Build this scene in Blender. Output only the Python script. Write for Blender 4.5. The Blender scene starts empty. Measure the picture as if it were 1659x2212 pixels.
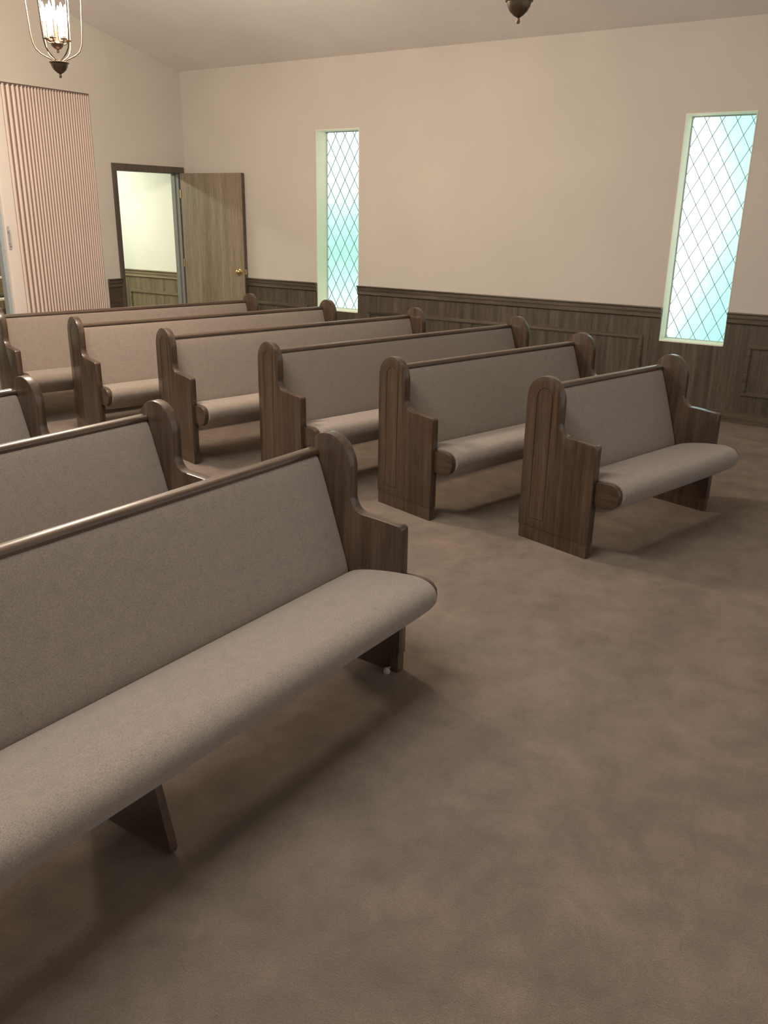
import bpy, bmesh, math, random
from mathutils import Matrix, Vector
random.seed(4)
sc = bpy.context.scene
COL = sc.collection
PI = math.pi

# ------------------------------------------------------------------ camera
cd = bpy.data.cameras.new('camera'); cam = bpy.data.objects.new('camera', cd); COL.objects.link(cam)
R_ = Vector((0.547835, -0.836439, 0.015716)); U_ = Vector((0.271717, 0.195669, 0.942276)); F_ = Vector((0.791231, 0.511941, -0.334469))
m = Matrix.Identity(4)
for i in range(3):
    m[i][0] = R_[i]; m[i][1] = U_[i]; m[i][2] = -F_[i]
m[2][3] = 1.670
cam.matrix_world = m
cd.sensor_fit = 'VERTICAL'; cd.sensor_height = 36.0; cd.lens = 36.0*1832.0/2212.0
cd.clip_start = .02
sc.camera = cam

# ------------------------------------------------------------------ light and exposure
w = bpy.data.worlds.new('world'); sc.world = w; w.use_nodes = True
bg = w.node_tree.nodes['Background']
bg.inputs[0].default_value = (1.0, .955, .90, 1); bg.inputs[1].default_value = .52
LANTERN_POWER = 300.0
LANTERN_COLOR = (1.0, .82, .65)
PANE_STRENGTH = 2.6
HALL_POWER = 48.0
RIDGE_FILL_POWER = 135.0
vs = sc.view_settings
vs.view_transform = 'Standard'; vs.look = 'None'; vs.gamma = 1; vs.use_curve_mapping = False
vs.exposure = 0.12

# ------------------------------------------------------------------ numbers of the room
WX = 7.637      # window wall
FY = 7.782      # far wall
RX = 1.25       # ridge
ZC = 3.110; SL = .227
RAILZ = .921
X0, Y0 = -3.6, -2.6
HY = 10.3
def ceil_z(x): return ZC + SL*(WX-x) if x > RX else ZC + SL*(WX-RX) - SL*(RX-x)

# ------------------------------------------------------------------ materials
def newmat(name):
    mt = bpy.data.materials.new(name); mt.use_nodes = True
    nt = mt.node_tree; b = nt.nodes['Principled BSDF']
    return mt, nt, b
def N(nt, t, **kw):
    n = nt.nodes.new(t)
    for k, v in kw.items():
        if k in n.inputs: n.inputs[k].default_value = v
        else: setattr(n, k, v)
    return n
def coords(nt, scale=(1,1,1), rot=(0,0,0)):
    tc = N(nt, 'ShaderNodeTexCoord'); mp = N(nt, 'ShaderNodeMapping')
    mp.inputs['Scale'].default_value = scale; mp.inputs['Rotation'].default_value = rot
    nt.links.new(tc.outputs['Object'], mp.inputs['Vector']); return mp
def ramp(nt, fac, stops):
    r = N(nt, 'ShaderNodeValToRGB'); el = r.color_ramp.elements
    el[0].position = stops[0][0]; el[0].color = (*stops[0][1], 1)
    el[1].position = stops[-1][0]; el[1].color = (*stops[-1][1], 1)
    for p, c in stops[1:-1]:
        e = el.new(p); e.color = (*c, 1)
    nt.links.new(fac, r.inputs[0]); return r
def mixc(nt, a, b, fac, mode='MIX'):
    mx = N(nt, 'ShaderNodeMix', data_type='RGBA', blend_type=mode)
    for s, v in ((mx.inputs[6], a), (mx.inputs[7], b), (mx.inputs[0], fac)):
        if hasattr(v, 'links') or hasattr(v, 'is_linked'): nt.links.new(v, s)
        else: s.default_value = v
    return mx.outputs[2]
def bump(nt, b, h, strength=.2, dist=.005):
    bp = N(nt, 'ShaderNodeBump'); bp.inputs['Strength'].default_value = strength; bp.inputs['Distance'].default_value = dist
    nt.links.new(h, bp.inputs['Height']); nt.links.new(bp.outputs[0], b.inputs['Normal'])

def wood(name, dark, mid, light, axis='z', rough=.33, coat=.60, k=1.0):
    mt, nt, b = newmat(name)
    st = {'z': (k, k, .05*k), 'x': (.05*k, k, k), 'y': (k, .05*k, k)}[axis]
    mp = coords(nt, st)
    n1 = N(nt, 'ShaderNodeTexNoise', Scale=26.0, Detail=6.0, Roughness=.62, Distortion=.35)
    n2 = N(nt, 'ShaderNodeTexNoise', Scale=170.0, Detail=4.0, Roughness=.7)
    n3 = N(nt, 'ShaderNodeTexNoise', Scale=5.0, Detail=3.0, Distortion=1.2)
    for n in (n1, n2, n3): nt.links.new(mp.outputs[0], n.inputs['Vector'])
    r1 = ramp(nt, n1.outputs[0], [(.30, dark), (.5, mid), (.72, light)])
    r2 = ramp(nt, n2.outputs[0], [(.36, (.45,.42,.40)), (.55, (1,1,1))])
    c = mixc(nt, r1.outputs[0], r2.outputs[0], .55, 'MULTIPLY')
    r3 = ramp(nt, n3.outputs[0], [(.35, (.78,.76,.74)), (.65, (1.12,1.12,1.12))])
    c = mixc(nt, c, r3.outputs[0], .8, 'MULTIPLY')
    nt.links.new(c, b.inputs['Base Color'])
    b.inputs['Roughness'].default_value = rough
    b.inputs['Coat Weight'].default_value = coat; b.inputs['Coat Roughness'].default_value = .12
    bump(nt, b, n2.outputs[0], .12, .001)
    return mt

DK, MD, LT = (.036,.021,.013), (.070,.043,.027), (.120,.079,.050)
M_pew = wood('stained_oak_upright', DK, MD, LT, 'z')
M_pewx = wood('stained_oak_lengthwise', DK, MD, LT, 'x')
M_pewy = wood('stained_oak_across', DK, MD, LT, 'y')
M_wains = wood('wainscot_oak', (.045,.036,.025), (.092,.074,.052), (.145,.118,.084), 'z', .5, .1)
M_wainsy = wood('wainscot_oak_rail', (.055,.043,.030), (.108,.086,.060), (.16,.128,.092), 'y', .45, .1)
M_wainsx = wood('wainscot_oak_rail_across', (.050,.034,.022), (.085,.060,.042), (.12,.09,.062), 'x', .45, .1)
M_hallw = wood('hall_oak', (.13,.10,.058), (.21,.165,.098), (.30,.24,.15), 'z', .5, .1)
M_hally = wood('hall_oak_rail', (.15,.12,.07), (.25,.20,.12), (.34,.28,.18), 'y', .5, .1)
M_door = wood('door_veneer', (.21,.168,.115), (.265,.212,.147), (.32,.26,.185), 'z', .45, .15, .55)
M_dooredge = wood('door_edge', (.075,.058,.04), (.10,.078,.055), (.13,.10,.07), 'z', .5, .1)
M_casing = wood('casing_brown', (.080,.064,.050), (.110,.088,.070), (.13,.108,.086), 'z', .5, .1)

def fabric(name, base, speck):
    mt, nt, b = newmat(name)
    mp = coords(nt)
    n1 = N(nt, 'ShaderNodeTexNoise', Scale=300.0, Detail=2.0, Roughness=.6)
    n2 = N(nt, 'ShaderNodeTexNoise', Scale=26.0, Detail=3.0)
    wv = N(nt, 'ShaderNodeTexWave', Scale=170.0, Distortion=1.2, bands_direction='X')
    wv2 = N(nt, 'ShaderNodeTexWave', Scale=170.0, Distortion=1.2, bands_direction='Z')
    for n in (n1, n2, wv, wv2): nt.links.new(mp.outputs[0], n.inputs['Vector'])
    r = ramp(nt, n1.outputs[0], [(.32, speck), (.5, base), (.70, tuple(min(1, c*1.2) for c in base))])
    r2 = ramp(nt, n2.outputs[0], [(.3, (.93,.94,.95)), (.7, (1.06,1.03,1.0))])
    c = mixc(nt, r.outputs[0], r2.outputs[0], 1.0, 'MULTIPLY')
    nt.links.new(c, b.inputs['Base Color'])
    b.inputs['Roughness'].default_value = .95
    b.inputs['Sheen Weight'].default_value = .25; b.inputs['Sheen Roughness'].default_value = .5
    ad = N(nt, 'ShaderNodeMath', operation='ADD'); ad2 = N(nt, 'ShaderNodeMath', operation='ADD')
    nt.links.new(wv.outputs[1], ad.inputs[0]); nt.links.new(wv2.outputs[1], ad.inputs[1])
    nt.links.new(ad.outputs[0], ad2.inputs[0]); nt.links.new(n1.outputs[0], ad2.inputs[1])
    bump(nt, b, ad2.outputs[0], .35, .0012)
    return mt
M_fab = fabric('taupe_upholstery', (.248,.206,.172), (.180,.146,.120))

def plaster(name, col, s=220.0, st=.12, d=.002, rough=.9):
    mt, nt, b = newmat(name); mp = coords(nt)
    n = N(nt, 'ShaderNodeTexNoise', Scale=s, Detail=3.0); n2 = N(nt, 'ShaderNodeTexNoise', Scale=1.3, Detail=4.0)
    nt.links.new(mp.outputs[0], n.inputs['Vector']); nt.links.new(mp.outputs[0], n2.inputs['Vector'])
    r = ramp(nt, n2.outputs[0], [(.3, tuple(c*.96 for c in col)), (.7, tuple(min(1, c*1.03) for c in col))])
    nt.links.new(r.outputs[0], b.inputs['Base Color']); b.inputs['Roughness'].default_value = rough
    bump(nt, b, n.outputs[0], st, d); return mt
M_wall = plaster('wall_paint', (.59,.545,.482))
M_reveal = plaster('window_reveal_paint', (.88,.90,.72))
M_ceil = plaster('ceiling_texture', (.84,.80,.77), 90.0, .6, .006)
M_hall = plaster('hall_paint', (.80,.80,.70))
M_acc = plaster('vinyl_folding_door', (.80,.67,.59), 300.0, .1, .001, .5)
M_post = plaster('vinyl_post', (.82,.74,.67), 300.0, .05, .001, .35)

def carpet():
    mt, nt, b = newmat('tan_carpet'); mp = coords(nt)
    n1 = N(nt, 'ShaderNodeTexNoise', Scale=3.2, Detail=5.0, Roughness=.6, Distortion=.6)
    n2 = N(nt, 'ShaderNodeTexNoise', Scale=8.5, Detail=4.0, Roughness=.6, Distortion=.4)
    n3 = N(nt, 'ShaderNodeTexNoise', Scale=260.0, Detail=4.0, Roughness=.8)
    n4 = N(nt, 'ShaderNodeTexNoise', Scale=70.0, Detail=3.0, Roughness=.8)
    n5 = N(nt, 'ShaderNodeTexNoise', Scale=1.6, Detail=2.0)
    mp2 = coords(nt, (3.0, 1, 1), (0, 0, .9)); nt.links.new(mp2.outputs[0], n4.inputs['Vector'])
    for n in (n1, n2, n3, n5): nt.links.new(mp.outputs[0], n.inputs['Vector'])
    r1 = ramp(nt, n1.outputs[0], [(.28, (.200,.150,.108)), (.5, (.252,.191,.140)), (.72, (.308,.237,.178))])
    r2 = ramp(nt, n2.outputs[0], [(.32, (.85,.83,.81)), (.5, (1,1,1)), (.68, (1.13,1.12,1.12))])
    c = mixc(nt, r1.outputs[0], r2.outputs[0], 1.0, 'MULTIPLY')
    r3 = ramp(nt, n3.outputs[0], [(.30, (.55,.52,.50)), (.5, (1,1,1)), (.72, (1.35,1.35,1.35))])
    c = mixc(nt, c, r3.outputs[0], .75, 'MULTIPLY')
    r4 = ramp(nt, n4.outputs[0], [(.35, (.86,.85,.84)), (.6, (1.06,1.06,1.06))])
    c = mixc(nt, c, r4.outputs[0], .8, 'MULTIPLY')
    r5 = ramp(nt, n5.outputs[0], [(.35, (1.0,1.0,.985)), (.65, (1.03,.985,.98))])
    c = mixc(nt, c, r5.outputs[0], 1.0, 'MULTIPLY')
    nt.links.new(c, b.inputs['Base Color']); b.inputs['Roughness'].default_value = 1.0
    b.inputs['Specular IOR Level'].default_value = .1
    b.inputs['Sheen Weight'].default_value = .2
    ad = N(nt, 'ShaderNodeMath', operation='ADD'); nt.links.new(n3.outputs[0], ad.inputs[0]); nt.links.new(n4.outputs[0], ad.inputs[1])
    bump(nt, b, ad.outputs[0], 1.0, .008)
    return mt
M_carpet = carpet()

def flat(name, col, rough=.5, metal=0.0):
    mt, nt, b = newmat(name)
    mp = coords(nt); n = N(nt, 'ShaderNodeTexNoise', Scale=60.0, Detail=2.0); nt.links.new(mp.outputs[0], n.inputs['Vector'])
    r = ramp(nt, n.outputs[0], [(.3, tuple(c*.9 for c in col)), (.7, tuple(min(1, c*1.08) for c in col))])
    nt.links.new(r.outputs[0], b.inputs['Base Color'])
    b.inputs['Roughness'].default_value = rough; b.inputs['Metallic'].default_value = metal; return mt
M_brass = flat('brass', (.80,.62,.28), .22, 1)
M_bronze = flat('aged_bronze', (.15,.11,.08), .38, .85)
M_alu = flat('grey_aluminium', (.50,.56,.58), .4, .3)
M_lead = flat('lead_came', (.15,.32,.29), .6)  # pale cyan: bloom of the panes over the lead, put into its colour
M_white = flat('white_plastic', (.80,.78,.74), .5)
M_greyp = flat('grey_plastic', (.32,.31,.31), .5)
M_ivory = flat('ivory_keys', (.85,.82,.68), .4)
M_black = flat('black_keys', (.02,.02,.02), .4)
M_candle = flat('candle_sleeve', (.75,.66,.5), .5)
M_jamb = flat('jamb_grey_brown', (.20,.21,.19), .5)
def emis(name, col, s):
    mt = bpy.data.materials.new(name); mt.use_nodes = True; nt = mt.node_tree; nt.nodes.clear()
    e = N(nt, 'ShaderNodeEmission'); e.inputs[0].default_value = (*col, 1); e.inputs[1].default_value = s
    o = N(nt, 'ShaderNodeOutputMaterial'); nt.links.new(e.outputs[0], o.inputs[0]); return mt
M_bulb = emis('lit_bulb', (1.0, .86, .66), 60.0)
M_tube = emis('lit_diffuser', (.93, 1.0, .86), 2.5)

def glass(name, seed, stops, rot, tex):
    """hammered glass lit by the daylight behind it: bright sky and green foliage blurred through it"""
    mt = bpy.data.materials.new(name); mt.use_nodes = True; nt = mt.node_tree; nt.nodes.clear()
    tc = N(nt, 'ShaderNodeTexCoord'); mp = N(nt, 'ShaderNodeMapping')
    mp.inputs['Rotation'].default_value = (rot, 0, 0); mp.inputs['Location'].default_value = (0, 0, seed)
    nt.links.new(tc.outputs['Object'], mp.inputs['Vector'])
    sep = N(nt, 'ShaderNodeSeparateXYZ'); nt.links.new(mp.outputs[0], sep.inputs[0])
    nz = N(nt, 'ShaderNodeTexNoise', Scale=2.2, Detail=2.0); nt.links.new(tc.outputs['Object'], nz.inputs['Vector'])
    ad = N(nt, 'ShaderNodeMath', operation='MULTIPLY_ADD'); ad.inputs[1].default_value = .35
    nt.links.new(nz.outputs[0], ad.inputs[0]); nt.links.new(sep.outputs[2], ad.inputs[2])
    ms = N(nt, 'ShaderNodeMapping'); ms.inputs['Scale'].default_value = (1, 1, 1)
    fine = N(nt, 'ShaderNodeTexNoise', Scale=48.0, Detail=2.0, Distortion=1.5); nt.links.new(tc.outputs['Object'], fine.inputs['Vector'])
    ad2 = N(nt, 'ShaderNodeMath', operation='MULTIPLY_ADD'); ad2.inputs[1].default_value = tex
    nt.links.new(fine.outputs[0], ad2.inputs[0]); nt.links.new(ad.outputs[0], ad2.inputs[2])
    val = ad2.outputs[0]
    if rot:      # brightest sky behind the window's far, middle part; foliage behind the near edge and the foot
        s2 = N(nt, 'ShaderNodeSeparateXYZ'); nt.links.new(tc.outputs['Object'], s2.inputs[0])
        a = N(nt, 'ShaderNodeMath', operation='SUBTRACT'); nt.links.new(s2.outputs[2], a.inputs[0]); a.inputs[1].default_value = .62
        b_ = N(nt, 'ShaderNodeMath', operation='ABSOLUTE'); nt.links.new(a.outputs[0], b_.inputs[0])
        c_ = N(nt, 'ShaderNodeMath', operation='MULTIPLY_ADD'); nt.links.new(s2.outputs[1], c_.inputs[0]); c_.inputs[1].default_value = 1.9; c_.inputs[2].default_value = .30
        d_ = N(nt, 'ShaderNodeMath', operation='MULTIPLY_ADD'); nt.links.new(b_.outputs[0], d_.inputs[0]); d_.inputs[1].default_value = -.72; nt.links.new(c_.outputs[0], d_.inputs[2])
        e_ = N(nt, 'ShaderNodeMath', operation='MULTIPLY_ADD'); nt.links.new(nz.outputs[0], e_.inputs[0]); e_.inputs[1].default_value = .30; nt.links.new(d_.outputs[0], e_.inputs[2])
        f_ = N(nt, 'ShaderNodeMath', operation='MULTIPLY_ADD'); nt.links.new(fine.outputs[0], f_.inputs[0]); f_.inputs[1].default_value = tex; nt.links.new(e_.outputs[0], f_.inputs[2])
        val = f_.outputs[0]
    r = ramp(nt, val, stops)
    e = N(nt, 'ShaderNodeEmission'); nt.links.new(r.outputs[0], e.inputs[0]); e.inputs[1].default_value = PANE_STRENGTH
    g = N(nt, 'ShaderNodeBsdfGlossy'); g.inputs['Roughness'].default_value = .25
    lw = N(nt, 'ShaderNodeFresnel'); mx = N(nt, 'ShaderNodeMixShader')
    nt.links.new(lw.outputs[0], mx.inputs[0]); nt.links.new(e.outputs[0], mx.inputs[1]); nt.links.new(g.outputs[0], mx.inputs[2])
    o = N(nt, 'ShaderNodeOutputMaterial'); nt.links.new(mx.outputs[0], o.inputs[0]); return mt
W_ = (.56, .62, .59); CY = (.22, .42, .385); GR = (.19, .39, .32)
M_pane1 = glass('hammered_glass_far', 0, [(.0, (.33,.42,.39)), (.22, (.43,.47,.45)), (.50, (.27,.43,.38)), (.66, GR), (.80, (.24,.42,.37)), (.98, (.44,.48,.46))], 0, .30)
M_pane2 = glass('hammered_glass_near', 0, [(.22, (.20,.40,.36)), (.50, (.27,.44,.41)), (.62, (.33,.47,.45)), (.72, W_), (1.0, (.62,.66,.64))], .45, .26)

# ------------------------------------------------------------------ mesh helpers
class MB:
    def __init__(s): s.bm = bmesh.new()
    def box(s, a, b, mat=None):
        x0, x1 = sorted((a[0], b[0])); y0, y1 = sorted((a[1], b[1])); z0, z1 = sorted((a[2], b[2]))
        v = [s.bm.verts.new((x, y, z)) for x in (x0, x1) for y in (y0, y1) for z in (z0, z1)]
        if mat is not None:
            for q in v: q.co = mat @ q.co
        for f in ((0,1,3,2), (4,6,7,5), (0,4,5,1), (2,3,7,6), (0,2,6,4), (1,5,7,3)): s.bm.faces.new([v[i] for i in f])
        return s
    def loft(s, rings, closed=True, caps=True):
        R = [[s.bm.verts.new(p) for p in r] for r in rings]; n = len(R[0])
        for a, b in zip(R, R[1:]):
            for i in range(n if closed else n-1):
                j = (i+1) % n; s.bm.faces.new((a[i], a[j], b[j], b[i]))
        if caps and closed:
            s.bm.faces.new(R[0][::-1]); s.bm.faces.new(R[-1])
        return s
    def tube(s, pts, r, n=8, closed=False):
        pts = [Vector(p) for p in pts]; rings = []
        up = Vector((0, 0, 1)); k = len(pts)
        for i, p in enumerate(pts):
            a = pts[(i-1) % k] if closed or i else p; b = pts[(i+1) % k] if closed or i < k-1 else p
            t = (b-a).normalized(); x = t.cross(up)
            if x.length < 1e-3: x = t.cross(Vector((1, 0, 0)))
            x.normalize(); y = t.cross(x); rr = r[i] if isinstance(r, (list, tuple)) else r
            rings.append([p + x*math.cos(2*PI*j/n)*rr + y*math.sin(2*PI*j/n)*rr for j in range(n)])
        if closed: rings.append(rings[0]); 
        return s.loft(rings, caps=not closed)
    def lathe(s, prof, c=(0,0,0), n=24, axis='z'):
        rings = []
        for r, h in prof:
            rg = []
            for j in range(n):
                a = 2*PI*j/n; q = (r*math.cos(a), r*math.sin(a), h)
                if axis == 'y': q = (q[0], q[2], q[1])
                if axis == 'x': q = (q[2], q[0], q[1])
                rg.append((q[0]+c[0], q[1]+c[1], q[2]+c[2]))
            rings.append(rg)
        return s.loft(rings)
    def mesh(s, name, mat, smooth=None, bevel=0):
        bmesh.ops.remove_doubles(s.bm, verts=s.bm.verts, dist=1e-6)
        bmesh.ops.recalc_face_normals(s.bm, faces=s.bm.faces)
        if bevel:
            es = [e for e in s.bm.edges if len(e.link_faces) == 2 and e.calc_face_angle(0) > math.radians(30)]
            bmesh.ops.bevel(s.bm, geom=es, offset=bevel, segments=2, affect='EDGES', profile=.6, clamp_overlap=True)
        me = bpy.data.meshes.new(name); s.bm.to_mesh(me); s.bm.free(); me.materials.append(mat)
        if smooth is not None:
            me.shade_smooth() if hasattr(me, 'shade_smooth') else None
            if hasattr(me, 'set_sharp_from_angle'): me.set_sharp_from_angle(angle=math.radians(smooth))
        else:
            pass
        return me
    def build(s, name, mat, parent=None, smooth=None, bevel=0):
        o = bpy.data.objects.new(name, s.mesh(name, mat, smooth, bevel)); COL.objects.link(o)
        if parent is not None: o.parent = parent
        return o
def tag(o, label=None, cat=None, group=None, kind=None):
    for k, v in (('label', label), ('category', cat), ('group', group), ('kind', kind)):
        if v: o[k] = v
    return o
def empty(name, loc, rz=0):
    o = bpy.data.objects.new(name, None); COL.objects.link(o); o.location = loc; o.rotation_euler = (0, 0, rz); o.empty_display_size = .1; return o
def struct(o, label=None): return tag(o, label, kind='structure')

# ------------------------------------------------------------------ the setting
struct(MB().box((X0, Y0, -.06), (WX+.3, HY+.1, 0)).build('floor', M_carpet), 'tan cut-pile carpet with footprints')
c = MB()
T = .12
c.loft([[(X0, y, ceil_z(X0)), (RX, y, ceil_z(RX)), (WX+.3, y, ZC-SL*.3), (WX+.3, y, ZC-SL*.3+T), (RX, y, ceil_z(RX)+T), (X0, y, ceil_z(X0)+T)] for y in (Y0, FY+.12)])
struct(c.build('ceiling', M_ceil), 'sloping textured ceiling')

# window wall
WD = .20
W1 = (5.310, 5.858, .634, 2.450); W2 = (1.547, 2.093, .634, 2.450)
wr = MB()
ys = [Y0, W2[0], W2[1], W1[0], W1[1], FY]
for i in range(5):
    a, b = ys[i], ys[i+1]
    if i in (1, 3):
        wr.box((WX, a, 0), (WX+WD+.06, b, W1[2])); wr.box((WX, a, W1[3]), (WX+WD+.06, b, ZC+.02))
    else: wr.box((WX, a, 0), (WX+WD+.06, b, ZC+.02))
struct(wr.build('wall_right', M_wall), 'beige painted wall with the two leaded windows')
# far wall with folding-door opening and door opening
AX0, AX1, AZ = 3.4, 6.353, 2.748
DX0, DX1, DZ = 6.616, 7.530, 2.0415
wf = MB(); FT = .12
def top(x): return ceil_z(x)+.03
def seg(x0, x1, z0):
    pts = [(x0, z0), (x1, z0), (x1, top(x1)), (x0, top(x0))]
    if x0 < RX < x1: pts.insert(3, (RX, top(RX)))
    wf.loft([[(x, y, z) for x, z in pts] for y in (FY, FY+FT)])
seg(X0, AX0, 0); seg(AX0, AX1, AZ); seg(AX1, DX0, 0); seg(DX0, DX1, DZ); seg(DX1, WX, 0)
struct(wf.build('wall_far', M_wall), 'beige gable wall with folding door and doorway')

# hall beyond
struct(MB().box((WX+.045, FY+FT, 0), (WX+.26, HY, 2.62)).build('wall_hall_right', M_hall), 'pale wall of the hall seen through the doorway')
struct(MB().box((X0, HY, 0), (WX+.26, HY+.1, 2.62)).build('wall_hall_back', M_hall), 'pale back wall of the hall')
struct(MB().box((X0, FY+FT+.001, 2.62), (WX+.26, HY+.1, 2.70)).build('ceiling_hall', M_hall), 'hall ceiling')

def ring(mb, axis, pos, a0, a1, z0, z1, w, t, sgn):
    """picture-frame moulding on a wall; axis x: wall plane x=pos, runs in y"""
    for o, (ww, tt) in enumerate(((w, t*.55), (w*.55, t))):
        i0 = (w-ww)*.5
        for (p, q) in (((a0+i0, z0+i0), (a1-i0, z0+i0+ww)), ((a0+i0, z1-i0-ww), (a1-i0, z1-i0)), ((a0+i0, z0+i0+ww), (a0+i0+ww, z1-i0-ww)), ((a1-i0-ww, z0+i0+ww), (a1-i0, z1-i0-ww))):
            if axis == 'x': mb.box((pos, p[0], p[1]), (pos+sgn*tt, q[0], q[1]))
            else: mb.box((p[0], pos, p[1]), (q[0], pos+sgn*tt, q[1]))

def rail_profile(mb, axis, pos, a0, a1, zt, sgn):
    pr = [(0, zt), (.030, zt), (.033, zt-.006), (.030, zt-.012), (.020, zt-.016), (.020, zt-.046), (.012, zt-.050), (.012, zt-.075), (.018, zt-.082), (.010, zt-.092), (0, zt-.094)]
    rg = []
    for a in (a0, a1):
        rg.append([(pos+sgn*d, a, z) if axis == 'x' else (a, pos+sgn*d, z) for d, z in pr])
    mb.loft(rg)

# wainscot on the window wall (notched round the windows)
wn = MB(); th = .014
for a, b, z in ((Y0, W2[0], RAILZ-.01), (W2[0], W2[1], W2[2]), (W2[1], W1[0], RAILZ-.01), (W1[0], W1[1], W1[2]), (W1[1], FY, RAILZ-.01)):
    wn.box((WX-th, a, 0), (WX, b, z))
wn_o = struct(wn.build('trim_1', M_wains), 'dark oak wainscot under the windows')
ml = MB()
for a, b in ((-1.45, 1.352), (2.226, 5.18), (5.98, 7.62)): ring(ml, 'x', WX-th, a, b, .238, .672, .038, .016, -1)
ml.build('panel_moulding', M_wainsy, wn_o)
rl = MB()
for a, b in ((Y0, W2[0]), (W2[1], W1[0]), (W1[1], FY)): rail_profile(rl, 'x', WX-th, a, b, RAILZ, -1)
struct(rl.build('trim_2', M_wainsy), 'oak chair rail along the window wall')
struct(MB().box((WX-th-.014, Y0, 0), (WX-th, FY, .082)).box((WX-th-.008, Y0, .082), (WX-th, FY, .095)).build('baseboard_right', M_wainsy), 'oak baseboard under the windows')
# wainscot on the far wall
wm = MB().box((AX1+.03, FY-th, 0), (DX0-.056, FY, RAILZ-.01)).box((X0, FY-th, 0), (AX0-.03, FY, RAILZ-.01))
wm_o = struct(wm.build('trim_3', M_wainsx), 'dark wainscot strip left of the door')
rl = MB(); rail_profile(rl, 'y', FY-th, AX1+.02, DX0-.056, RAILZ, -1); rail_profile(rl, 'y', FY-th, X0, AX0-.03, RAILZ, -1)
rl.build('chair_rail', M_wainsx, wm_o)
# hall wainscot
hx = WX+.045
hw = struct(MB().box((hx-th, FY+FT, 0), (hx, HY, RAILZ-.01)).build('trim_4', M_hallw), 'light oak wainscot inside the hall')
rl = MB(); rail_profile(rl, 'x', hx-th, FY+FT, HY, RAILZ, -1); rl.build('chair_rail', M_hally, hw)
ml = MB(); ring(ml, 'x', hx-th, FY+FT+.02, 8.93, .238, .672, .038, .016, -1); ring(ml, 'x', hx-th, 9.02, 10.2, .238, .672, .038, .016, -1)
ml.build('panel_moulding', M_hally, hw)

# ------------------------------------------------------------------ windows
def window(n, W, mat, label):
    y0, y1, z0, z1 = W; px = WX+.178
    fr = MB(); f = .016
    fr.box((px-.012, y0, z0), (px+.02, y0+f, z1)); fr.box((px-.012, y1-f, z0), (px+.02, y1, z1))
    fr.box((px-.012, y0+f, z0), (px+.02, y1-f, z0+f)); fr.box((px-.012, y0+f, z1-f), (px+.02, y1-f, z1))
    root = fr.build('window_%d' % n, M_alu); struct(root, label)
    # reveal lining
    rv = MB(); t = .006
    rv.box((WX-.004, y1-t, z0), (px+.02, y1, z1)); rv.box((WX-.004, y0, z0), (px+.02, y0+t, z1))
    rv.box((WX-.004, y0+t, z1-t), (px+.02, y1-t, z1)); rv.box((WX-.016, y0+t, z0), (px+.02, y1-t, z0+t+.004))
    rv.build('window_reveal', M_reveal, root)
    # pane with its own origin at the lower corner
    g = MB().box((0, 0, 0), (.006, 1, 1))
    me = g.mesh('window_pane', mat)
    hgt = z1-z0
    for v in me.vertices: v.co.y *= (y1-y0-2*f)/hgt; v.co.y, v.co.z = v.co.y, v.co.z
    p = bpy.data.objects.new('window_pane', me); COL.objects.link(p); p.parent = root
    p.location = (px, y0+f, z0); p.scale = (1, hgt, hgt)
    # lead lattice clipped to the pane
    ld = MB(); a0, a1, b0, b1 = y0+f, y1-f, z0+f, z1-f
    dy, dz = .1215, .213; sl = dz/dy
    yn, zn = y1-.122, z1-.052
    for s in (1, -1):
        for k in range(-30, 31):
            c0 = zn - s*sl*yn + k*dz
            pts = []
            for y in (a0, a1):
                z = s*sl*y + c0
                if b0 <= z <= b1: pts.append((y, z))
            for z in (b0, b1):
                y = (z-c0)/(s*sl)
                if a0 < y < a1: pts.append((y, z))
            if len(pts) >= 2 and abs(pts[0][0]-pts[1][0]) > .005:
                (ya, za), (yb, zb) = pts[0], pts[1]
                d = Vector((0, yb-ya, zb-za)).normalized(); nrm = Vector((0, -d.z, d.y))*.0019
                A = Vector((px-.003, ya, za)); B = Vector((px-.003, yb, zb)); h = Vector((.003, 0, 0))
                ld.loft([[q-nrm-h, q+nrm-h, q+nrm+h, q-nrm+h] for q in (A, B)])
    ld.build('lead_lattice', M_lead, root)
window(1, W1, M_pane1, 'narrow leaded-glass window nearer the door')
window(2, W2, M_pane2, 'narrow leaded-glass window at the right of the photo')

# ------------------------------------------------------------------ doorway
cs = MB(); cw = .056; cz = DZ+.067
cs.box((DX0-cw, FY-.018, 0), (DX0, FY, cz)); cs.box((DX1, FY-.018, 0), (DX1+cw+.015, FY, cz)); cs.box((DX0, FY-.018, DZ), (DX1, FY, cz))
cas = struct(cs.build('trim_5', M_casing, bevel=.002), 'dark brown door casing')
jb = MB(); jb.box((DX1-.012, FY-.0, 0), (DX1, FY+FT, DZ)); jb.box((DX0, FY, 0), (DX0+.006, FY+FT, DZ)); jb.box((DX0, FY, DZ-.006), (DX1, FY+FT, DZ))
jb.box((DX1-.024, FY+.05, 0), (DX1-.012, FY+.09, DZ-.006))
jb.build('door_jamb', M_jamb, cas)
# open leaf
hx_, hy_ = DX1-.004, FY-.024
ex, ey = 7.566, 6.868
ang = math.atan2(ey-hy_, ex-hx_); LW = .908; LT_ = .040
leaf = empty('door_1', (hx_, hy_, 0), ang); struct(leaf, 'flat oak door standing open against the window wall')
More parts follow.
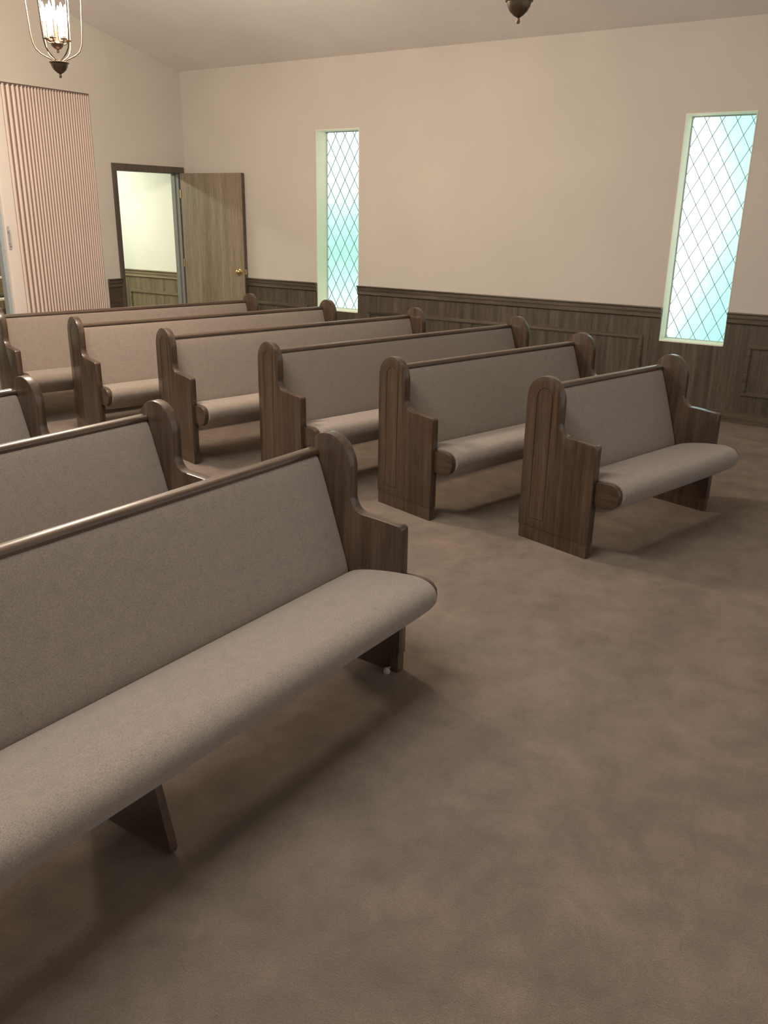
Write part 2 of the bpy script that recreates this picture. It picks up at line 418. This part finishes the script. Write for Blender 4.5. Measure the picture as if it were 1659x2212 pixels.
# local x runs along the leaf; local -y or +y faces the room: after rotation by ~-90deg local -y looks to -x
MB().box((0, 0, .012), (LW, -.0015, DZ)).build('door_face', M_door, leaf)
MB().box((0, .0, .012), (LW, LT_, DZ+.001)).build('door_core', M_dooredge, leaf, bevel=.001)
kb = MB(); kx, kz = LW-.062, .985
kb.lathe([(.0, -.0016), (.032, -.0016), (.031, -.006), (.022, -.010), (.011, -.013), (.010, -.028), (.020, -.034), (.0275, -.044), (.0275, -.054), (.020, -.062), (.008, -.066), (0, -.066)], (kx, 0, kz), 24, 'y')
kb.build('door_knob', M_brass, leaf, smooth=50)
MB().box((LW, .008, kz-.028), (LW+.0015, .032, kz+.028)).box((LW, .013, kz-.01), (LW+.010, .027, kz+.01)).build('latch_plate', M_brass, leaf)
hg = MB()
for z in (.25, 1.05, 1.82): hg.lathe([(0, z-.045), (.007, z-.045), (.007, z+.045), (0, z+.045)], (-.004, -.006, 0), 10)
hg.build('hinge', M_brass, leaf, smooth=40)

# ------------------------------------------------------------------ folding door
fd = empty('folding_door', (5.9, FY+.05, 0)); tag(fd, 'pleated pinkish-beige vinyl folding door drawn across the wide opening', 'door')
def loc(o, root):   # keep world coordinates for a child built in world space
    o.location = (-root.location.x, -root.location.y, -root.location.z) if root.rotation_euler.z == 0 else o.location
    return o
vx = [5.352, 5.405, 5.460, 5.512, 5.558, 5.602, 5.640, 5.675, 5.711, 5.747, 5.779, 5.812, 5.846, 5.879, 5.910, 5.944, 5.977, 6.007, 6.038, 6.070, 6.100, 6.131, 6.161, 6.191, 6.220, 6.248, 6.275, 6.302, 6.328, 6.350]
prof = []
for i in range(len(vx)-1):
    a, b = vx[i], vx[i+1]; amp = .042
    prof += [(a, 0), (a+(b-a)*.12, -amp*.45), (a+(b-a)*.20, -amp*.82), (a+(b-a)*.38, -amp), (a+(b-a)*.62, -amp), (a+(b-a)*.80, -amp*.82), (a+(b-a)*.88, -amp*.45)]
prof.append((vx[-1], 0))
bk = [(x, .012) for x, _ in reversed(prof)]
pl = MB(); yy = FY+.045
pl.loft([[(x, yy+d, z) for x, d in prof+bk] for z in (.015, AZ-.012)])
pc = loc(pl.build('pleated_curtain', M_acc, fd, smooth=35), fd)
pc.data.materials.append(plaster('vinyl_crease_shade', (.40,.29,.245), 300.0, .1, .001, .6))
for f in pc.data.polygons:      # valleys between the pleats: crease shade put into a darker colour
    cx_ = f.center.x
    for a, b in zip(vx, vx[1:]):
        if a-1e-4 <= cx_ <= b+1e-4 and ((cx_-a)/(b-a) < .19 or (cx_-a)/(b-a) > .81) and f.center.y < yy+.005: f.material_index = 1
ps = MB()
pp = []
for (cx_, cy_, a0) in ((5.225, yy-.040, 180), (5.335, yy-.040, 270)):
    for k in range(7):
        a = math.radians(a0 + 15*k); pp.append((cx_+.016*math.cos(a), cy_+.016*math.sin(a)))
pp += [(5.352, yy+.05), (5.209, yy+.05)]
ps.loft([[(x, y, z) for x, y in pp] for z in (.012, AZ-.03)])
loc(ps.build('lead_post', M_post, fd, smooth=40), fd)
al = MB().box((5.168, yy-.02, .012), (5.209, yy+.045, AZ-.03))
loc(al.build('edge_channel', M_alu, fd, bevel=.003), fd)
hd = MB(); hy = yy-.056
hd.box((5.222, hy-.006, 1.262), (5.250, hy, 1.466)); hd.box((5.229, hy-.030, 1.29), (5.243, hy-.022, 1.44))
hd.box((5.229, hy-.024, 1.29), (5.243, hy-.004, 1.305)); hd.box((5.229, hy-.024, 1.425), (5.243, hy-.004, 1.44))
h_o = loc(hd.build('handle', flat('handle_grey', (.52,.50,.50), .4), fd, bevel=.001), fd)
sw = MB().box((5.224, hy-.008, 1.405), (5.234, hy-.0061, 1.425)).box((5.224, hy-.008, 1.30), (5.234, hy-.0061, 1.32)).box((5.228, hy-.002, 1.468), (5.252, hy, 1.473)).box((5.228, hy-.002, 1.254), (5.252, hy, 1.259))
sw.build('screw', M_greyp, h_o)
loc(MB().box((5.148, yy+.0, 1.36), (5.168, yy+.03, 1.395)).build('latch', M_greyp, fd, bevel=.002), fd)
loc(MB().box((AX0+.001, FY+.005, AZ-.022), (AX1-.001, FY+.10, AZ-.001)).build('track', flat('track_brown', (.14,.10,.085), .6), fd), fd)

# ------------------------------------------------------------------ upright piano in the side room
pn = empty('upright_piano', (5.5, 8.9, 0)); tag(pn, 'light wooden upright piano glimpsed past the folding door edge', 'piano')
pxl, pxr = 4.55, 6.05
MB().box((pxl-5.5, -.02, .30), (pxr-5.5, .40, 1.10)).box((pxl-5.5, .05, .03), (pxr-5.5, .40, .30)).build('case', M_hallw, pn, bevel=.006)
MB().box((pxl-5.53, -.05, 1.10), (pxr-5.47, .42, 1.128)).build('lid', M_hally, pn, bevel=.006)
MB().box((pxl-5.5, -.30, .60), (pxr-5.5, -.02, .690)).box((pxl-5.5, -.30, .69), (pxl-5.44, -.02, .77)).box((pxr-5.56, -.30, .69), (pxr-5.5, -.02, .77)).build('keybed', M_hallw, pn, bevel=.005)
ky = MB()
for k in range(52):
    a = pxl-5.43 + k*(pxr-pxl-.14)/52; ky.box((a, -.28, .691), (a+(pxr-pxl-.14)/52-.0012, -.13, .712))
ky.build('white_keys', M_ivory, pn)
bkk = MB()
for k in range(51):
    if k % 7 in (2, 6): continue
    a = pxl-5.43 + (k+1)*(pxr-pxl-.14)/52; bkk.box((a-.006, -.22, .713), (a+.006, -.13, .724))
bkk.build('black_keys', M_black, pn)
MB().box((pxl-5.44, -.12, .69), (pxr-5.56, -.021, .90)).build('fallboard', M_hally, pn, bevel=.006)
MB().box((pxl-5.44, -.14, .905), (pxr-5.56, -.021, .925)).build('music_shelf', M_ivory, pn, bevel=.003)
for x in (pxl-5.46, pxr-5.54):
    MB().lathe([(0, .0), (.025, .0), (.030, .03), (.020, .06), (.028, .12), (.034, .25), (.026, .36), (.036, .42), (.022, .47), (.036, .52), (.036, .60), (0, .60)], (x, -.26, 0), 16).build('leg', M_hallw, pn, smooth=40)

# hall ceiling light
hl = empty('unseen_ceiling_light', (6.4, 9.15, 2.62)); tag(hl, 'flat rectangular light on the hall ceiling beyond the doorway', 'light')
MB().box((-.62, -.17, -.05), (.62, .17, -.001)).build('housing', M_white, hl, bevel=.004)
MB().box((-.58, -.14, -.062), (.58, .14, -.051)).build('diffuser', M_tube, hl)
ad_ = bpy.data.lights.new('ceiling_light_lamp', 'AREA'); ad_.shape = 'RECTANGLE'; ad_.size = 1.1; ad_.size_y = .25; ad_.energy = HALL_POWER; ad_.color = (.95, 1.0, .86)
ao = bpy.data.objects.new('ceiling_light_lamp', ad_); COL.objects.link(ao); ao.parent = hl; ao.location = (0, 0, -.08)

# ------------------------------------------------------------------ pews
PT = .045; H = .893
def arc(cx_, cz_, rx, rz, a0, a1, n):
    return [(cx_+rx*math.cos(math.radians(a0+(a1-a0)*i/n)), cz_+rz*math.sin(math.radians(a0+(a1-a0)*i/n))) for i in range(n+1)]
def panel_outline():
    pts = [(0, .075), (0, .40), (0, .740)]
    pts += arc(.1110, .770, .1100, .123, 178, 2, 22)
    pts += [(.222, .735), (.221, .672)]
    pts += arc(.281, .668, .060, .062, 180, 268, 9)[0:]
    pts += [(.34, .604), (.425, .598)]
    pts += arc(.437, .580, .0175, .0175, 88, 2, 5)
    pts += [(.455, .50), (.455, .30), (.455, .075)]
    return pts
def end_panel_mesh():
    """outer face on local x=0 side, thickness to +x, forward = -y"""
    out = panel_outline()
    mb = MB(); mb.loft([[(x, -u, z) for u, z in out] for x in (0, PT)])
    me = mb.mesh('end_panel', M_pew, bevel=.0045)
    o = bpy.data.objects.new('tmp', me); COL.objects.link(o)
    # arched groove cut into the outer face
    g = [(.068, .125)] + [(.068, .40)] + arc(.1165, .778, .0485, .056, 180, 0, 16) + [(.165, .40), (.165, .125)]
    def off(pts, d):
        res = []
        n = len(pts)
        for i in range(n):
            a, b, c_ = Vector(pts[i-1]), Vector(pts[i]), Vector(pts[(i+1) % n])
            t1 = (b-a).normalized(); t2 = (c_-b).normalized(); n1 = Vector((-t1.y, t1.x)); n2 = Vector((-t2.y, t2.x))
            q = (n1+n2).normalized(); res.append(b + q*d/max(.4, q.dot(n1)))
        return res
    oa, ob = off(g, .0036), off(g, -.0036)
    cb = bmesh.new(); n = len(g)
    V = [[cb.verts.new((x, -p[0], p[1])) for p in L] for x, L in ((-.01, oa), (.0032, off(g, .0012)), (.0032, off(g, -.0012)), (-.01, ob))]
    for k in range(4):
        A, B = V[k], V[(k+1) % 4]
        for i in range(n):
            j = (i+1) % n; cb.faces.new((A[i], A[j], B[j], B[i]))
    bmesh.ops.recalc_face_normals(cb, faces=cb.faces)
    cm = bpy.data.meshes.new('cut'); cb.to_mesh(cm); cb.free(); co = bpy.data.objects.new('cut', cm); COL.objects.link(co)
    md = o.modifiers.new('b', 'BOOLEAN'); md.operation = 'DIFFERENCE'; md.object = co; md.solver = 'EXACT'
    dg = bpy.context.evaluated_depsgraph_get(); dg.update()
    res = bpy.data.meshes.new_from_object(o.evaluated_get(dg))
    bpy.data.objects.remove(o); bpy.data.objects.remove(co)
    # plinth: slightly inset
    bm = bmesh.new(); bm.from_mesh(res)
    k = MB(); k.box((.003, -.006, 0), (PT-.003, -.449, .076))
    tmp = k.mesh('k', M_pew); bm.from_mesh(tmp)
    bm.to_mesh(res); bm.free()
    res.name = 'end_panel'; res.materials.clear(); res.materials.append(M_pew)
    for p in res.polygons: p.use_smooth = True
    res.set_sharp_from_angle(angle=math.radians(28))
    return res
EP = end_panel_mesh()
EPR = EP.copy()
for v in EPR.vertices: v.co.x *= -1
EPR.flip_normals(); EPR.name = 'end_panel_right'

SEAT = [(.20,.350),(.232,.375),(.29,.395),(.37,.413),(.45,.425),(.52,.432),(.57,.428),(.603,.411),(.621,.383),(.621,.352),(.602,.320),(.56,.286),(.51,.254),(.46,.238),(.38,.240),(.29,.255),(.22,.275),(.20,.29)]
def smoothpoly(P, n=2):
    for _ in range(n):
        Q = []
        for i in range(len(P)):
            a, b = P[i], P[(i+1) % len(P)]
            Q += [(a[0]*.75+b[0]*.25, a[1]*.75+b[1]*.25), (a[0]*.25+b[0]*.75, a[1]*.25+b[1]*.75)]
        P = Q
    return P
SEATS = smoothpoly(SEAT, 2)
def warp(P, k):
    r = []
    for u, z in P:
        kt = 1-.30*k if z > .34 else 1-.42*k
        r.append((.2+(u-.2)*(1-.065*k), .34+(z-.34)*kt))
    return r
CAP = [(.459,.292),(.459,.414),(.52,.419),(.555,.418),(.580,.408),(.596,.388),(.600,.362),(.595,.335),(.581,.311),(.558,.295),(.52,.289)]
BACK = [(.030,.800),(.052,.809),(.066,.803),(.078,.785),(.104,.716),(.142,.606),(.184,.480),(.220,.372),(.215,.340),(.190,.330),(.160,.345),(.145,.380),(.060,.600),(.020,.740),(.018,.785)]
BACKS = smoothpoly(BACK, 2)

def pew(x, y, a, L, label, group, support=.5):
    r = empty('church_pew', (x, y, 0), a); tag(r, label, 'pew', group)
    o = bpy.data.objects.new('end_panel', EP); COL.objects.link(o); o.parent = r
    o = bpy.data.objects.new('end_panel', EPR); COL.objects.link(o); o.parent = r; o.location = (L, 0, 0)
    a0, a1 = PT+.001, L-PT-.001
    sb = MB(); st = []
    for l, k in ((0, .20), (.010, .13), (.025, .07), (.045, .04), (.075, .02), (.12, 0)): st.append((a0+l, k))
    nm = max(2, int((L-.4)/.3)); st += [(a0+.12+(a1-a0-.24)*i/nm, 0) for i in range(1, nm)]
    for l, k in ((.12, 0), (.075, .02), (.045, .04), (.025, .07), (.010, .13), (0, .20)): st.append((a1-l, k))
    sb.loft([[(l, -u, z) for u, z in warp(SEATS, k)] for l, k in st])
    sb.build('seat_cushion', M_fab, r, smooth=45)
    bb = MB(); st = [(a0, .6), (a0+.008, .15), (a0+.02, 0)] + [(a0+.02+(a1-a0-.04)*i/nm, 0) for i in range(1, nm)] + [(a1-.02, 0), (a1-.008, .15), (a1, .6)]
    bb.loft([[(l, -(u-.012*k), z-.004*k) for u, z in BACKS] for l, k in st])
    bb.build('backrest', M_fab, r, smooth=45)
    tr = [(.014, .798), (.012, .812), (.020, .824), (.040, .829), (.060, .826), (.070, .816), (.071, .804), (.066, .798)]
    MB().loft([[(l, -u, z) for u, z in smoothpoly(tr, 1)] for l in (a0, a1)]).build('top_rail', M_pewx, r, smooth=50)
    for s0, s1 in ((.016, PT+.004), (L-PT-.004, L-.016)):
        MB().loft([[(l, -u, z) for u, z in CAP] for l in (s0, s1)]).build('seat_end_block', M_pewy, r, smooth=35, bevel=.003)
    if L < 2: return r
    sx = L*support
    sp = [(.16, 0), (.500, 0), (.520, .010), (.527, .030), (.468, .262), (.21, .29)]
    MB().loft([[(l, -u, z) for u, z in sp] for l in (sx-.0125, sx+.0125)]).build('center_support', M_pewy, r, bevel=.002)
    return r

aA, aB = -.2700, -.0450
gA = 'pews in the angled section beside the window wall'; gB = 'pews in the section at the left of the photo'
A = [(4.1243,6.4879,2.419,'taupe upholstered wooden pew nearest the folding door and open door'),
     (4.1438,5.5684,2.427,'taupe upholstered long pew, second from the door wall in the angled section'),
     (4.1228,4.5867,2.404,'taupe upholstered long pew, third from the door wall in the angled section'),
     (4.0935,3.6273,2.424,'taupe upholstered long pew, fourth from the door wall, last of the four long ones'),
     (4.0887,2.6963,1.804,'medium-length taupe upholstered pew directly behind the shortest pew'),
     (4.0618,1.7535,1.2214,'shortest taupe upholstered pew, dark end panel, in front of the right window')]
for x, y, L, lab in A: pew(x, y, aA, L, lab, gA)
B = [(2.4922,3.7852,'taupe pew at left edge of the photo, farthest of the three left-hand pews'),
     (2.4946,2.8698,'taupe pew at left, middle one of the three left-hand pews'),
     (2.4979,1.9491,'large taupe upholstered pew nearest the viewer at lower left')]
LB = 2.425
for i, (x, y, lab) in enumerate(B):
    r = pew(x-LB*math.cos(aB), y-LB*math.sin(aB), aB, LB, lab, gB)
    if i == 2:
        fb = MB(); fb.lathe([(0, 0), (.013, 0), (.014, .008), (.011, .018), (.004, .023), (0, .023)], (LB-PT-.020, -.415, 0), 16)
        fb.tube([(LB-PT-.020, -.415, .014), (LB-PT+.001, -.415, .014)], .004, 8)
        fb.build('floor_anchor', M_greyp, r, smooth=40)['label'] = 'small whitish floor anchor at the pew foot'

# wide fill fixture added on the ridge for overhead light, unseen above the frame
cl = empty('unseen_ceiling_light', (RX, 2.6, 4.30)); tag(cl, 'wide white fill fixture added along the ridge for overhead light, unseen above the frame', 'light')
MB().box((-.35, -1.5, .0), (.35, 1.5, .07)).build('housing', M_white, cl, bevel=.006)
for yy_ in (-1.2, 1.2): MB().lathe([(0, .071), (.01, .071), (.01, ceil_z(RX)-4.30+.01), (0, ceil_z(RX)-4.30+.01)], (0, yy_, 0), 10).build('fill_hanger_rod', M_white, cl)
MB().box((-.32, -1.46, -.012), (.32, 1.46, -.001)).build('diffuser', emis('ridge_fill_diffuser', (1.0, .95, .87), 2.0), cl)
ad_ = bpy.data.lights.new('ridge_fill_lamp', 'AREA'); ad_.shape = 'RECTANGLE'; ad_.size = .64; ad_.size_y = 2.9; ad_.energy = RIDGE_FILL_POWER; ad_.color = (1.0, .93, .84)
ao = bpy.data.objects.new('ridge_fill_lamp', ad_); COL.objects.link(ao); ao.parent = cl; ao.location = (0, 0, -.02)

# ------------------------------------------------------------------ lanterns over the aisle
M_dark = flat('unlit_bulb', (.62,.58,.50), .2)
def lantern(x, y, z, label, lit=True):
    r = empty('lantern_pendant', (x, y, z)); tag(r, label, 'light fixture', 'pendant lanterns over the aisle')
    MB().lathe([(0, 0), (.006, .001), (.0085, .008), (.006, .016), (.006, .022), (.020, .030), (.036, .044), (.046, .062), (.050, .078), (.056, .080), (.058, .085), (.050, .088), (.03, .090), (.012, .094), (.010, .100), (0, .10)], (0, 0, 0), 28).build('bottom_bowl', M_bronze, r, smooth=40)
    H1 = .62
    for k in range(6):
        t = 2*PI*k/6 + .35
        pr = [(.026, .086), (.040, .098), (.070, .112), (.100, .128), (.124, .150), (.138, .182), (.146, .23), (.150, .30), (.155, .38), (.160, .46), (.163, .53), (.160, .58), (.150, .605)]
        MB().tube([(a*math.cos(t), a*math.sin(t), h) for a, h in pr], .0038, 8).build('cage_bar', M_bronze, r, smooth=60)
    rg = MB(); rg.tube([(.158*math.cos(2*PI*i/36), .158*math.sin(2*PI*i/36), .600) for i in range(36)], .007, 8, closed=True)
    rg.build('top_ring', M_bronze, r, smooth=60)
    cr = MB()
    for k in range(6):
        t = 2*PI*k/6+.35
        cr.tube([(a*math.cos(t), a*math.sin(t), h) for a, h in ((.155, .60), (.13, .66), (.08, .71), (.03, .74), (.008, .76))], .0038, 8)
    cr.build('crown', M_bronze, r, smooth=60)
    MB().lathe([(0, .135), (.006, .136), (.008, .145), (.005, .152), (.018, .158), (.032, .170), (.038, .184), (.036, .190), (.012, .194), (.008, .21), (.008, .62), (.008, .76), (0, .76)], (0, 0, 0), 20).build('center_stem', M_bronze, r, smooth=40)
    for k in range(6):
        t = 2*PI*k/6 + .6; cx_, cy_ = .066*math.cos(t), .058*math.sin(t)
        arm = MB().tube([(.010*math.cos(t), .010*math.sin(t), .195), (.03*math.cos(t), .03*math.sin(t), .183), (.052*math.cos(t), .052*math.sin(t), .188), (cx_, cy_, .204)], .0035, 8)
        arm.lathe([(0, .202), (.018, .204), (.020, .210), (.011, .214), (.011, .218), (0, .218)], (cx_, cy_, 0), 14)
        ao_ = arm.build('candle_arm', M_bronze, r, smooth=50)
        MB().lathe([(0, .219), (.009, .219), (.009, .300), (0, .300)], (cx_, cy_, 0), 12).build('candle_sleeve', M_candle, ao_, smooth=50)
        MB().lathe([(0, .3005), (.008, .301), (.014, .318), (.0165, .335), (.013, .358), (.007, .380), (.002, .398), (0, .400)], (cx_, cy_, 0), 14).build('bulb', M_bulb if lit else M_dark, ao_, smooth=60)
    zc = ceil_z(x)-z
    ch = MB(); zz = .76; i = 0
    while zz < zc-.06:
        ax = (1, 0) if i % 2 else (0, 1)
        ch.tube([(ax[0]*.010*math.cos(2*PI*j/12), ax[1]*.010*math.cos(2*PI*j/12), zz+.018+.018*math.sin(2*PI*j/12)) for j in range(12)], .0025, 6, closed=True)
        zz += .030; i += 1
    ch.build('chain', M_bronze, r, smooth=60)
    MB().lathe([(0, zc-.055), (.02, zc-.050), (.055, zc-.022), (.065, zc-.002), (.065, zc+.012), (0, zc+.012)], (0, 0, 0), 24).build('ceiling_canopy', M_bronze, r, smooth=40)
    if not lit: return r
    ld = bpy.data.lights.new('lantern_light', 'POINT'); ld.energy = LANTERN_POWER; ld.color = LANTERN_COLOR; ld.shadow_soft_size = .20
    lo = bpy.data.objects.new('lantern_light', ld); COL.objects.link(lo); lo.parent = r; lo.location = (0, 0, .45)
lantern(3.72, 4.80, 2.40, 'lit bronze cage lantern with glowing bulbs in front of the folding door')
lantern(3.59, 1.71, 2.40, 'unlit bronze cage lantern at the top edge, only its bottom bowl in view', False)
